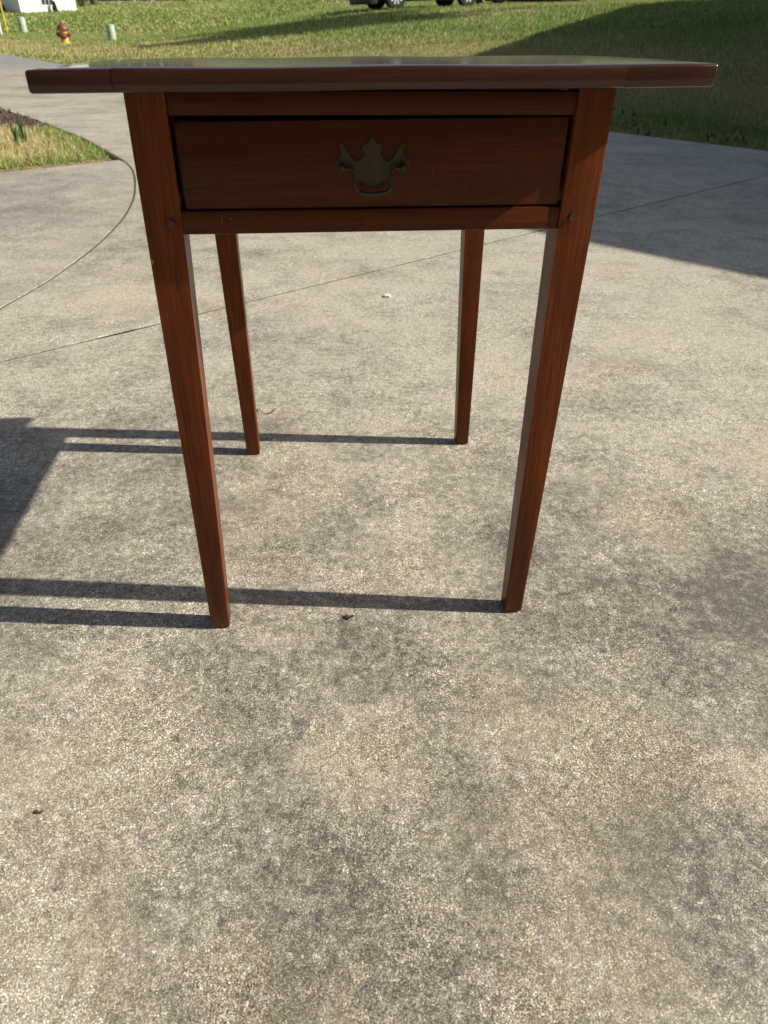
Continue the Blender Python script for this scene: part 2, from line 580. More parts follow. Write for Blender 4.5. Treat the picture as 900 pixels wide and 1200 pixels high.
off = [(x - .014, y) for x, y in curve + curve2[1:] + curve3[1:]]
poly = [(-1.745, 5.09), (-2.30, 4.56), (-3.4, 3.5), (-5.0, 2.2), (-7, 1.2), (-7, -3)] + off[::-1][:-2]
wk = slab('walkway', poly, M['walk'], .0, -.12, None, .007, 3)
tag(wk, 'curved concrete walkway pad left of the driveway', 'walkway', kind='structure')
poly = [(-6.6, 15.45), (-5.75, 15.88), (-7.05, 17.6), (-10.0, 21.8), (-16, 31), (-34, 50), (-60, 40), (-30, 12.5), (-9.1, 15.05)]
st = slab('street', poly, M['street'], -.004, -.15, None, .01)
tag(st, 'grey street surface at the far end of the driveway', 'street', kind='structure')

# wedge of lawn between driveway and walkway
wedge = [(-1.80, 5.11), (-2.36, 6.02), (-3.10, 7.05), (-3.98, 8.17), (-5.3, 9.85), (-6.5, 9.4), (-7, 4.5), (-4.6, 2.7), (-3.4, 3.62), (-2.33, 4.62)]


def inside(px, py, poly):
    c = np.zeros(px.shape, bool)
    j = len(poly) - 1
    for i in range(len(poly)):
        xi, yi = poly[i]; xj, yj = poly[j]
        t = ((yi > py) != (yj > py)) & (px < (xj - xi) * (py - yi) / (yj - yi + 1e-12) + xi)
        c ^= t
        j = i
    return c


bed_poly = [(-3.98, 8.2), (-3.1, 7.1), (-2.72, 6.6), (-2.95, 6.52), (-3.4, 6.75), (-4.4, 7.1), (-5.6, 7.5), (-5.4, 9.7)]
wl = slab('lawn_strip', wedge, M['lawn'], .006, -.1, None, .02, 2)
wc = wl.data.color_attributes.new('turf', 'FLOAT_COLOR', 'POINT')
arr = np.tile(np.array([0.34, 0.27, 0.13, 1.0], np.float32), len(wl.data.vertices))
wc.data.foreach_set('color', arr)
tag(wl, 'wedge of dormant lawn between the driveway and walkway', 'lawn', kind='structure')
mb = slab('mulch_bed', bed_poly, M['mulch'], .022, -.05, None, .02, 2)
tag(mb, 'dark mulch bed along the left edge of the driveway', 'mulch bed', kind='structure')


# ------------------------------------------------------------------ grass blades
def grass_mat():
    n = N('grass_blade')
    at = n.new('ShaderNodeVertexColor', layer_name='turf')
    n.color(at.outputs[0])
    n.set(Roughness=0.6)
    n.b.inputs['Specular IOR Level'].default_value = 0.2
    tr = n.new('ShaderNodeBsdfTranslucent')
    n.link(at.outputs[0], tr.inputs[0])
    mx = n.new('ShaderNodeMixShader')
    mx.inputs[0].default_value = 0.3
    out = n.t.nodes['Material Output']
    n.link(n.b.outputs[0], mx.inputs[1])
    n.link(tr.outputs[0], mx.inputs[2])
    n.link(mx.outputs[0], out.inputs[0])
    return n.m


M['blade'] = grass_mat()


def blades(name, x, y, z, length, width, col, label):
    n = len(x)
    a = rng.uniform(0, 2 * np.pi, n)
    lean = rng.uniform(.15, 1.15, n)
    la = rng.uniform(0, 2 * np.pi, n)
    dx, dy = np.cos(a) * width / 2, np.sin(a) * width / 2
    hx, hy = np.cos(la) * np.sin(lean) * length, np.sin(la) * np.sin(lean) * length
    hzv = np.cos(lean) * length
    b = np.stack([x, y, z], 1)
    d = np.stack([dx, dy, np.zeros(n)], 1)
    m = np.stack([hx * .38, hy * .38, hzv * .62], 1)
    t = np.stack([hx, hy, hzv], 1)
    V = np.stack([b - d, b + d, b + m + d * .8, b + m - d * .8, b + t], 1).reshape(-1, 3)
    k = (np.arange(n) * 5)[:, None]
    quads = k + np.array([[0, 1, 2, 3]])
    tris = k + np.array([[3, 2, 4]])
    me = bpy.data.meshes.new(name)
    me.vertices.add(n * 5)
    me.vertices.foreach_set('co', V.astype(np.float32).ravel())
    loops = np.concatenate([quads, tris], 1).ravel()
    me.loops.add(len(loops))
    me.loops.foreach_set('vertex_index', loops.astype(np.int32))
    me.polygons.add(n * 2)
    ls = np.stack([np.arange(n) * 7, np.arange(n) * 7 + 4], 1).ravel()
    me.polygons.foreach_set('loop_start', ls.astype(np.int32))
    me.update(calc_edges=True)
    ca = me.color_attributes.new('turf', 'FLOAT_COLOR', 'POINT')
    c = np.repeat(np.concatenate([col, np.ones((n, 1))], 1), 5, axis=0)
    ca.data.foreach_set('color', c.astype(np.float32).ravel())
    o = link_mesh(name, me, M['blade'])
    tag(o, label, 'grass', kind='stuff')
    return o


def blade_cols(g, n):
    pick = rng.uniform(0, 1, n) < g
    base = np.where(pick[:, None], GREEN[None] * np.array([1.0, 1.05, 1.0]), STRAW[None] * 1.1)
    return base * rng.uniform(.55, 1.5, (n, 1)) * rng.uniform(.9, 1.1, (n, 3))


# lawn behind the driveway, density falling with distance
xs, ys, ls, ws = [], [], [], []
for n, y0, y1, l, wd in ((150000, 3.5, 10, .045, .0045), (170000, 9, 18, .055, .008), (150000, 16, 46, .075, .018), (70000, 44, 84, .13, .07)):
    yy = rng.uniform(y0, y1, n * 2) if y1 != 46 else y0 + (y1 - y0) * rng.uniform(0, 1, n * 2) ** 1.5
    half = .62 * (yy * .823 + .43) + .5
    xx = rng.uniform(-1, 1, n * 2) * half
    u = U(xx, yy)
    stp = inside(xx, yy, [(-6.6, 15.3), (-5.75, 15.88), (-7.05, 17.65), (-10.0, 21.9), (-16, 31.1), (-34, 50), (-60, 40), (-30, 12.5)])
    ok = (u > .02 + .05 * rng.uniform(-1, 1, n * 2)) & ~stp
    xx, yy = xx[ok][:n], yy[ok][:n]
    xs.append(xx); ys.append(yy); ls.append(np.full(len(xx), l)); ws.append(np.full(len(xx), wd))
xx, yy, ll, ww = map(np.concatenate, (xs, ys, ls, ws))
g = green_frac(xx, yy)
ll = ll * rng.uniform(.5, 1.35, len(xx)) * (.7 + .6 * g)
blades('grass', xx, yy, H(xx, yy) - .004, ll, ww, blade_cols(g, len(xx)), 'short mixed straw and green grass on the lawn behind the driveway')

# wedge lawn
n = 90000
xx = rng.uniform(-5.6, -1.7, n); yy = rng.uniform(2.9, 8.4, n)
ok = inside(xx, yy, wedge) & ~inside(xx, yy, bed_poly)
xx, yy = xx[ok], yy[ok]
edge = np.minimum(np.abs((xx + 1.72) * .817 + (yy - 5.1) * .577), np.abs((xx + 1.745) * -.69 + (yy - 5.09) * .724))
g = np.clip(.95 * np.exp(-(edge / .25) ** 2) + .02 + .5 * (pnoise(xx, yy, 2.2, 21) - .55), .03, .95)
ll = rng.uniform(.03, .07, len(xx))
blades('grass', xx, yy, np.full(len(xx), .003), ll, np.full(len(xx), .0048), blade_cols(g, len(xx)) * 1.2, 'straw grass with a green rim in the wedge beside the driveway')
# litter of leaves on the mulch
n = 3500
xx = rng.uniform(-5.6, -2.5, n); yy = rng.uniform(6.2, 9.7, n)
ok = inside(xx, yy, bed_poly)
xx, yy = xx[ok], yy[ok]
o = blades('leaf_litter', xx, yy, np.full(len(xx), .022), rng.uniform(.015, .04, len(xx)), rng.uniform(.008, .025, len(xx)), np.array([[.16, .11, .07]]) * rng.uniform(.3, 1.8, (len(xx), 1)), 'brown leaf litter on the mulch bed')
o['category'] = 'leaf litter'
n = 900
uu = np.abs(rng.normal(0, .45, n)) + .0; tt = rng.uniform(-14, 4, n)
xx = 2.77 + .768 * uu + .64 * tt; yy = 5.75 + .64 * uu - .768 * tt
o = blades('leaf_litter', xx, yy, H(xx, yy) + .022, rng.uniform(.02, .055, n), rng.uniform(.01, .03, n), np.array([[.14, .085, .05]]) * rng.uniform(.3, 1.7, (n, 1)), 'dry brown leaves along the edge of the big lawn')
o['category'] = 'leaf litter'

# ------------------------------------------------------------------ the table
W, D = .478, .555
TX, TY, YAW = -.0103, .7928, .10614
table = empty('side_table', (TX, TY, 0), YAW)
tag(table, 'reddish brown wooden side table with one drawer and tapered legs', 'table')
WT, WB = .038, .0268


def make_leg(sx, front, offx, offy, htop):
    """outer faces run straight, inner faces taper below the rails; foot shifted by the leg's own lean"""
    bm = bmesh.new()
    levels = [0.0, .004, .28, .545, .562, htop]
    rings = []
    for z in levels:
        t = min(1.0, z / .555)
        wdt = WB + (WT - WB) * t
        k = 1 - z / htop
        inset = .0035 if z == 0.0 else 0
        xo = sx * W / 2 + offx * k
        xi = xo - sx * wdt
        if front:
            ya, yb = offy * k, offy * k + wdt
        else:
            ya, yb = D + offy * k - wdt, D + offy * k
        x0, x1 = min(xo, xi) + inset, max(xo, xi) - inset
        ya, yb = ya + inset, yb - inset
        rings.append([bm.verts.new(p) for p in ((x0, ya, z), (x1, ya, z), (x1, yb, z), (x0, yb, z))])
    for r0, r1 in zip(rings, rings[1:]):
        for k in range(4):
            bm.faces.new((r0[k], r0[(k + 1) % 4], r1[(k + 1) % 4], r1[k]))
    bm.faces.new(rings[0][::-1]); bm.faces.new(rings[-1])
    ed = [e for e in bm.edges if abs((e.verts[0].co - e.verts[1].co).normalized().z) > .7]
    bmesh.ops.bevel(bm, geom=ed, offset=.0022, segments=3, profile=0.5, affect='EDGES')
    return bm_obj('leg', bm, M['wood_z'], table, smooth=True)


fl = make_leg(-1, True, -.0074, .0067, .6945)
fr = make_leg(1, True, -.0136, 0.0, .6975)
make_leg(-1, False, .0157, -.0043, .684)
make_leg(1, False, .0095, .0018, .687)
for leg, px, pz in ((fr, .2118, .5776), (fl, -.2127, .5774), (fr, .2125, .606), (fl, -.2135, .686)):
    lathe('peg', [(.0001, .0012), (.0034, .0012), (.0040, .0004), (.0040, -.004)][::-1], M['peg'], leg, 14, (px, .0004, pz), 'y') if pz < .6 else None

# tabletop, cupped and slightly out of level with age


def ztop(x, y):
    t = y + .04
    return .717 + .0103 * x - .0077 * t - .0243 * t * t


def board(name, x0, x1, y0, y1, th, mat, parent, lift=0.0, nx=10, ny=14, seam=()):
    bm = bmesh.new()
    add_box(bm, x0, x1, y0, y1, -th, 0)
    ed = [e for e in bm.edges if not any(all(abs(v.co.x - sx_) < 1e-6 for v in e.verts) for sx_ in seam)]
    bmesh.ops.bevel(bm, geom=ed, offset=.0028, segments=3, profile=0.5, affect='EDGES')
    for k in range(1, nx):
        bmesh.ops.bisect_plane(bm, geom=bm.verts[:] + bm.edges[:] + bm.faces[:], plane_co=(x0 + (x1 - x0) * k / nx, 0, 0), plane_no=(1, 0, 0))
    for k in range(1, ny):
        bmesh.ops.bisect_plane(bm, geom=bm.verts[:] + bm.edges[:] + bm.faces[:], plane_co=(0, y0 + (y1 - y0) * k / ny, 0), plane_no=(0, 1, 0))
    for v in bm.verts:
        x, y = v.co.x, v.co.y
        v.co.z += ztop(x, y) + lift + .0006 * math.sin(x * 23 + 1.0) * (1 if v.co.z > -th / 2 else .5)
        if y < y0 + .006:
            v.co.y += .0008 * math.sin(x * 31) + .0006 * math.sin(x * 83 + 2)
    return bm_obj(name, bm, mat, parent, smooth=True)


XL, XR = -.3115, .3185
top = board('tabletop', -.2375, .2310, -.040, .590, .0185, M['wood_top'], table, 0.0, 10, 14, (-.2375, .2310))
board('end_board', XL, -.2380, -.0395, .589, .0180, M['wood_end'], top, -.0005, 3, 14, (-.2380,))
board('end_board', .2315, XR, -.0395, .589, .0187, M['wood_end'], top, -.0003, 3, 14, (.2315,))

# carcass
box('upper_rail', -.2015, .2012, .003, .024, .6745, .6950, M['wood_x'], table, .001)
box('lower_rail', -.2030, .2022, .002, .040, .5655, .5882, M['wood_x'], table, .0012)
box('side_apron', -.236, -.216, .037, .520, .566, .6845, M['wood_y'], table, .001)
box('side_apron', .216, .2345, .037, .520, .566, .6865, M['wood_y'], table, .001)
box('back_apron', -.201, .201, .527, .547, .566, .6825, M['wood_x'], table, .001)
box('drawer_runner', -.2155, -.200, .041, .525, .5655, .588, M['wood_y'], table)
box('drawer_runner', .200, .2155, .041, .525, .5655, .588, M['wood_y'], table)

# drawer: lipped front with box behind
box('gap_light_block', -.2157, -.1985, .0245, .036, .5885, .6940, M['peg'], table)  # dark strips added behind the drawer gaps to stop light showing through
box('gap_light_block', .1985, .2157, .0245, .036, .5885, .6940, M['peg'], table)
dr = box('drawer', -.1968, .1955, .004, .022, .5900, .6710, M['wood_x'], table, .0012)
for nm, a in (('drawer_side', (-.190, -.178, .0222, .48, .592, .664)), ('drawer_side', (.176, .188, .0222, .48, .592, .664)),
              ('drawer_back', (-.1778, .1758, .465, .478, .592, .660)), ('drawer_bottom', (-.1778, .1758, .0222, .4648, .594, .599))):
    box(nm, *a, M['wood_y'], dr)
# drawer front is not quite square in its opening: the top edge runs up to the right
for v in dr.data.vertices:
    if v.co.z > .63: v.co.z += .0018 * (v.co.x / .2)

# cut brass back plate and swan-neck bail
half = [(428, 150), (440, 170), (450, 184), (466, 194), (491, 202), (478, 212), (492, 229), (470, 237), (480, 262), (500, 288), (526, 296),
        (548, 274), (572, 246), (582, 214), (596, 196), (617, 189), (622, 202), (611, 228), (612, 262), (634, 286), (650, 306), (651, 330), (636, 352), (612, 361),
        (586, 353), (572, 336), (556, 330), (541, 345), (536, 376), (516, 404), (488, 410), (468, 426), (484, 438), (456, 449), (428, 446)]
pl = [((x - 428) * .000172, -(y - 322) * .000157) for x, y in half]
outline = pl + [(-x, z) for x, z in pl[-2:0:-1]]
PX, PZ = -.0048, .6293
bm = bmesh.new()
vs = [bm.verts.new((PX + x, .0036, PZ + z)) for x, z in outline]
f = bm.faces.new(vs)
r = bmesh.ops.extrude_face_region(bm, geom=[f])
for v in [g_ for g_ in r['geom'] if isinstance(g_, bmesh.types.BMVert)]: v.co.y -= .0016
bmesh.ops.triangulate(bm, faces=[f for f in bm.faces if len(f.verts) > 4])
bm_obj('back_plate', bm, M['brass'], dr)
for sx in (-1, 1):
    lathe('handle_post', [(.0001, -.0105), (.0026, -.0100), (.0036, -.0080), (.0036, -.0062), (.0024, -.0050), (.0024, .0022), (.0001, .0022)], M['brass'], dr, 14, (PX + sx * .0312, .0, PZ), 'y')
path = []
for x, y, dy in ((-176, 328, -.0065), (-150, 327, -.0068), (-120, 332, -.0075), (-108, 350, -.0085), (-107, 385, -.0095), (-106, 420, -.0105), (-95, 450, -.011), (-72, 466, -.0115), (-30, 473, -.0118), (0, 474, -.0118)):
    path.append((PX + x * .000174, dy, PZ - (y - 322) * .000157))
path += [(2 * PX - x, y, z) for x, y, z in path[-2::-1]]
path = [tuple(p) for p in spline(path, 3)]
nP = len(path)
rad = [.0013 + .0011 * math.exp(-((k / (nP - 1) - .5) / .22) ** 2) for k in range(nP)]
tube('bail_handle', path, rad, M['brass'], dr, 10)

# ------------------------------------------------------------------ small litter on the concrete
def scrap(name, pts, th, mat, label, cat):
    """small flat curled piece given as outline points (x, y, z)"""
    bm = bmesh.new()
    vs = [bm.verts.new(p) for p in pts]
    f = bm.faces.new(vs)
    r = bmesh.ops.extrude_face_region(bm, geom=[f])
    for v in [g_ for g_ in r['geom'] if isinstance(g_, bmesh.types.BMVert)]: v.co.z += th
    o = bm_obj(name, bm, mat)
    return tag(o, label, cat)


scrap('pebble', [(-.004, 2.335, .001), (.012, 2.333, .001), (.016, 2.345, .001), (.008, 2.356, .001), (-.004, 2.352, .001)], .006, M['paper'], 'small white chip lying on the concrete beyond the table', 'chip')
o = tube('thread', spline([(1.515, 3.25, .004), (1.527, 3.235, .006), (1.545, 3.222, .003), (1.57, 3.213, .003), (1.583, 3.196, .003), (1.605, 3.183, .003)], 4), .0022, M['paper'])
tag(o, 'thin white strip lying in the shade at right', 'strip')
o = tube('wire', spline([(-.296, 1.508, .003), (-.289, 1.489, .004), (-.275, 1.479, .003), (-.262, 1.486, .004), (-.255, 1.503, .005)], 4), .0009, M['wire'])
tag(o, 'thin dark curled stem beside the back left table leg', 'stem')
scrap('dry_leaf', [(-.058, .799, .001), (-.051, .796, .002), (-.044, .801, .004), (-.046, .804, .002), (-.052, .803, .001), (-.057, .806, .003)], .0015, M['dryleaf'], 'tiny dark dry leaf in front of the leg shadow', 'leaf')
scrap('dry_leaf', [(-.398, .472, .001), (-.394, .470, .002), (-.389, .471, .001), (-.387, .474, .003), (-.393, .4735, .001), (-.396, .476, .002)], .0008, M['dryleaf'], 'tiny dark curled leaf on the concrete at lower left', 'leaf')


# ------------------------------------------------------------------ shoots in the wedge
pt = empty('daffodil_clump', (-2.62, 5.66, .004))
tag(pt, 'small clump of upright green shoots in the straw grass', 'plant')
for k in range(14):
    a = random.uniform(0, 6.28); l = random.uniform(.10, .2)
    bx, by = random.gauss(0, .02), random.gauss(0, .02)
    ex, ey = bx + math.cos(a) * l * .3, by + math.sin(a) * l * .3
    wv = Vector((-math.sin(a), math.cos(a), 0)) * .006
    b0, b1, b2 = Vector((bx, by, 0)), Vector(((bx + ex) / 2, (by + ey) / 2, l * .65)), Vector((ex, ey, l))
    py_obj('shoot', [b0 - wv, b0 + wv, b1 + wv, b1 - wv, b2], [(0, 1, 2, 3), (3, 2, 4)], M['shoot'], pt)


# ------------------------------------------------------------------ hydrant, pedestals, posts
hy = empty('fire_hydrant', (-12.05, 31.68, hz(-12.05, 31.68)), R(15))
tag(hy, 'yellow fire hydrant with maroon bonnet and caps by the street', 'fire hydrant')
hy.scale = (1.38, 1.38, 1.0)
body = lathe('barrel', [(.001, 0), (.15, 0), (.15, .03), (.105, .04), (.10, .33), (.125, .345), (.125, .375), (.10, .385), (.10, .43), (.001, .43)], M['hyd_yellow'], hy)
bon = lathe('bonnet', [(.001, .431), (.165, .431), (.17, .455), (.14, .475), (.135, .50), (.12, .56), (.08, .61), (.035, .63), (.001, .631)], M['hyd_red'], hy)
lathe('operating_nut', [(.001, .6315), (.03, .6315), (.032, .66), (.018, .675), (.016, .715), (.001, .72)], M['hyd_red'], bon, 6)
for sx in (-1, 1):
    lathe('nozzle_cap', [(.001, .09), (.055, .09), (.058, .11), (.075, .115), (.075, .16), (.05, .175), (.022, .178), (.02, .20), (.001, .20)][::sx] if sx > 0 else [(r_, -z_) for r_, z_ in [(.001, .09), (.055, .09), (.058, .11), (.075, .115), (.075, .16), (.05, .175), (.022, .178), (.02, .20), (.001, .20)]], M['hyd_red'], hy, 14, (0, 0, .30), 'x')
lathe('pumper_cap', [(.001, -.09), (.07, -.09), (.075, -.11), (.095, -.115), (.095, -.16), (.06, -.175), (.02, -.18), (.001, -.2)], M['hyd_red'], hy, 14, (0, 0, .25), 'y')
lathe('base_flange', [(.001, .0), (.165, .0), (.165, .028), (.001, .029)], M['hyd_yellow'], hy, 16)


def pedestal(x, y, h, r, label):
    p = empty('utility_pedestal', (x, y, hz(x, y)))
    tag(p, label, 'pedestal', 'utility pedestals on the lawn')
    lathe('cover', [(.001, .02), (r, .02), (r, h * .86), (r * .92, h * .90), (r * .92, h * .96), (r * .7, h), (.001, h * 1.005)], M['ped'], p, 18)
    lathe('base', [(.001, -.05), (r * 1.12, -.05), (r * 1.12, .05), (r * 1.02, .06), (.001, .06)], M['ped'], p, 18)
    box('latch', -.02, .02, -r - .012, -r + .006, h * .45, h * .55, M['plastic'], p, .003)
    return p


pedestal(-12.15, 37.47, .60, .175, 'pale green utility pedestal right of the fire hydrant')
pedestal(-18.75, 43.97, .66, .19, 'pale green utility pedestal left of the fire hydrant')
p = empty('marker_post', (-18.95, 41.64, hz(-18.9, 41.64)))
tag(p, 'white marker post at the far left edge of the lawn', 'post')
box('post', -.11, .11, -.06, .06, -.1, .72, M['white'], p, .02)
box('cap', -.125, .125, -.075, .075, .7205, .76, M['white'], p, .012)
box('band', -.113, .113, -.063, .063, .50, .54, M['plastic'], p)
p = empty('guy_wire', (-19.21, 43.11, hz(-19.21, 43.11)))
tag(p, 'yellow guy wire guard slanting up beside the white post', 'guy wire')
tube('guard', [(0, 0, -.05), (-.04, 0, 2.6)], [.035, .03], M['yellow'], p, 10)
tube('cable', [(-.04, 0, 2.6), (-.13, 0, 8)], .008, M['wire'], p, 6)


# ------------------------------------------------------------------ vehicles
def wheel(parent, x, y, r, wdt, side):
    t = lathe('wheel', [(r * .62, -wdt / 2), (r * .9, -wdt / 2), (r * .985, -wdt * .38), (r, -wdt * .2), (r, wdt * .2), (r * .985, wdt * .38), (r * .9, wdt / 2), (r * .62, wdt / 2)], M['rubber'], parent, 32, (x, y, r), 'y')
    lathe('rim', [(.001, .0), (r * .60, .0), (r * .66, wdt * .04), (r * .66, wdt * .09), (r * .60, wdt * .02)] if side > 0 else [(.001, 0), (r * .6, 0), (r * .66, -wdt * .04), (r * .66, -wdt * .09), (r * .60, -wdt * .02)], M['plastic'], t, 28, (x, y + side * wdt * .43, r), 'y')
    bm = bmesh.new()
    for k in range(10):
        a = k * math.pi / 5
        c, s = math.cos(a), math.sin(a)
        yy0, yy1 = y + side * wdt * .45, y + side * wdt * .52
        q = []
        for rr, hw in ((r * .10, r * .05), (r * .62, r * .075)):
            for sg in (-1, 1):
                q.append((x + c * rr - s * hw * sg, r + s * rr + c * hw * sg))
        v0 = [bm.verts.new((q[i][0], yy0, q[i][1])) for i in (0, 1, 3, 2)]
        v1 = [bm.verts.new((q[i][0], yy1, q[i][1])) for i in (0, 1, 3, 2)]
        bm.faces.new(v0); bm.faces.new(v1[::-1])
        for i in range(4): bm.faces.new((v0[i], v0[(i + 1) % 4], v1[(i + 1) % 4], v1[i]))
    bm_obj('spokes', bm, M['alloy'], t)
    lathe('hub_cap', [(.001, .0), (r * .15, 0), (r * .13, side * wdt * .12), (.001, side * wdt * .12)], M['alloy'], t, 14, (x, y + side * wdt * .46, r), 'y')


def vehicle(name, loc, rz, paint, label, cat, suv=True):
    """nose towards -x, rear axle at x=+wb, origin below the front axle"""
    v = empty(name, loc, rz)
    tag(v, label, cat)
    wb, hw = 2.8, .93
    r = .385 if suv else .335
    roof = 1.82 if suv else 1.45
    belt = 1.12 if suv else .92
    sill = .34 if suv else .22
    hood = 1.08 if suv else .86
    nose, tail = -.93, wb + .95

    def arch(cx):
        R_ = r + .07
        return [(cx + R_ * math.cos(a), r + R_ * math.sin(a)) for a in np.linspace(math.pi, 0, 9)]
    low = [(nose + .06, sill + .02)] + [(x, max(z, sill - .02)) for x, z in arch(0)] + [(x, max(z, sill - .02)) for x, z in arch(wb)] + [(tail - .05, sill + .05)]
    upp = [(tail, .62), (tail - .02, belt - .08), (tail - .12, belt), (.85, belt), (.35, hood), (-.35, hood - .04), (-.78, hood - .14), (nose + .02, hood - .26), (nose, .6)]
    prof = low + upp
    bm = bmesh.new()
    secs = []
    for yv, sc in ((-hw, .95), (-hw + .07, 1.0), (0, 1.02), (hw - .07, 1.0), (hw, .95)):
        cxm = (nose + tail) / 2
        secs.append([bm.verts.new((cxm + (x - cxm) * (sc if abs(x - cxm) > 1.7 else 1), yv, z - (.02 if sc < 1 and z > .9 else 0))) for x, z in prof])
    m = len(prof)
    for s0, s1 in zip(secs, secs[1:]):
        for k in range(m):
            bm.faces.new((s0[k], s0[(k + 1) % m], s1[(k + 1) % m], s1[k]))
    e0 = bm.faces.new(secs[0][::-1]); e1 = bm.faces.new(secs[-1])
    bmesh.ops.triangulate(bm, faces=[e0, e1])
    body = bm_obj('body', bm, paint, v, smooth=True)
    # cabin
    fx, rx = .45, tail - .14
    tf, tr_ = 1.15, (tail - .42 if suv else tail - 1.15)
    bm = bmesh.new()
    b = [(fx, -hw + .06, belt - .02), (rx, -hw + .06, belt - .02), (rx, hw - .06, belt - .02), (fx, hw - .06, belt - .02)]
    t = [(tf, -hw + .22, roof), (tr_, -hw + .22, roof), (tr_, hw - .22, roof), (tf, hw - .22, roof)]
    vb = [bm.verts.new(p_) for p_ in b]; vt = [bm.verts.new(p_) for p_ in t]
    bm.faces.new(vb[::-1]); bm.faces.new(vt)
    for k in range(4): bm.faces.new((vb[k], vb[(k + 1) % 4], vt[(k + 1) % 4], vt[k]))
    bmesh.ops.bevel(bm, geom=bm.edges[:], offset=.05, segments=3, profile=.5, affect='EDGES')
    bm_obj('cabin', bm, paint, v, smooth=True)

    def lerp(a, b_, s): return tuple(a[i] + (b_[i] - a[i]) * s for i in range(3))

    def pane(name_, c0, c1, c2, c3, nrm):
        o_ = Vector(nrm) * .012
        P = [Vector(c) for c in (c0, c1, c2, c3)]
        vv = [p_ + o_ for p_ in P] + [p_ - o_ * .5 for p_ in P]
        py_obj(name_, vv, [(0, 1, 2, 3), (7, 6, 5, 4), (0, 4, 5, 1), (1, 5, 6, 2), (2, 6, 7, 3), (3, 7, 4, 0)], M['glass'], v)
    for sy in (-1, 1):
        k0, k1 = (0, 1) if sy < 0 else (3, 2)
        nrm = Vector((0, sy, .25)).normalized()
        for s0, s1 in ((.06, .46), (.50, .94)):
            lo0, lo1 = lerp(b[k0], b[k1], s0), lerp(b[k0], b[k1], s1)
            hi0, hi1 = lerp(t[k0], t[k1], s0), lerp(t[k0], t[k1], s1)
            pane('side_window', lerp(lo0, hi0, .14), lerp(lo1, hi1, .14), lerp(lo1, hi1, .88), lerp(lo0, hi0, .88), nrm)
        for dx0 in (.62, 1.72):
            box('door_handle', dx0 + .72, dx0 + .9, sy * hw - .012, sy * hw + .016, belt - .2, belt - .165, paint, v, .006)
            box('door', dx0, dx0 + 1.02, sy * hw - .008, sy * hw + .005, sill + .10, belt - .06, paint, v, .004)
        box('side_mirror', .62, .74, min(sy * (hw - .02), sy * (hw + .17)), max(sy * (hw - .02), sy * (hw + .17)), belt + .02, belt + .15, paint, v, .03)
        box('headlight', nose - .012, nose + .2, sy * .72 - .17, sy * .72 + .17, hood - .37, hood - .24, M['lamp'], v, .03)
        box('tail_light', tail - .12, tail + .012, sy * .78 - .10, sy * .78 + .10, belt - .35, belt - .1, M['paint_red'], v, .02)
        box('running_board', r + .12, wb - r - .12, min(sy * (hw - .12), sy * (hw + .05)), max(sy * (hw - .12), sy * (hw + .05)), sill - .11, sill - .04, M['plastic'], v, .015)
        for cx in (0, wb):
            wheel(v, cx, sy * (hw - .125), r, .25, sy)
    pane('windscreen', lerp(lerp(b[0], b[3], .07), lerp(t[0], t[3], .07), .12), lerp(lerp(b[0], b[3], .93), lerp(t[0], t[3], .93), .12), lerp(lerp(b[0], b[3], .93), lerp(t[0], t[3], .93), .9), lerp(lerp(b[0], b[3], .07), lerp(t[0], t[3], .07), .9), Vector((-.7, 0, .7)))
    pane('rear_window', lerp(lerp(b[1], b[2], .1), lerp(t[1], t[2], .1), .2), lerp(lerp(b[1], b[2], .9), lerp(t[1], t[2], .9), .2), lerp(lerp(b[1], b[2], .9), lerp(t[1], t[2], .9), .88), lerp(lerp(b[1], b[2], .1), lerp(t[1], t[2], .1), .88), Vector((.9, 0, .3)))
    box('front_bumper', nose - .06, nose + .25, -hw + .03, hw - .03, sill - .17, sill + .22, M['plastic'], v, .04)
    box('rear_bumper', tail - .2, tail + .07, -hw + .03, hw - .03, sill - .02, sill + .24, M['plastic'], v, .04)
    box('grille', nose - .02, nose + .1, -.5, .5, hood - .40, hood - .2, M['plastic'], v, .02)
    box('underbody', -.6, wb + .6, -hw + .3, hw - .3, sill - .1, sill + .05, M['plastic'], v, .03)
    for cx in (0, wb):
        tube('axle', [(cx, -hw + .12, r), (cx, hw - .12, r)], .05, M['plastic'], v, 8)
    return v


def seat_vehicle(x, y, rz, *a, **k):
    z = hz(x, y)
    v = vehicle('parked_car', (x, y, z), rz, *a, **k)
    return v


c_, s_ = math.cos(R(25)), math.sin(R(25))
# near side wheels at local y=-.8: put the front near wheel on its spot
sx0, sy0 = .22, 29.7
v1 = seat_vehicle(sx0 - s_ * .8, sy0 + c_ * .8, R(25), M['paint_dark'], 'black sport utility vehicle parked on the lawn, only its underside and wheels in view', 'car')
v1.rotation_euler[1] = -math.atan((hz(sx0 + 2.5, sy0 + 1.9) - hz(sx0, sy0 + .7)) / 2.8)
v2 = seat_vehicle(4.75, 37.9, R(-6), M['paint_red'], 'dark maroon car parked beyond the black one at top of the lawn', 'car', suv=False)


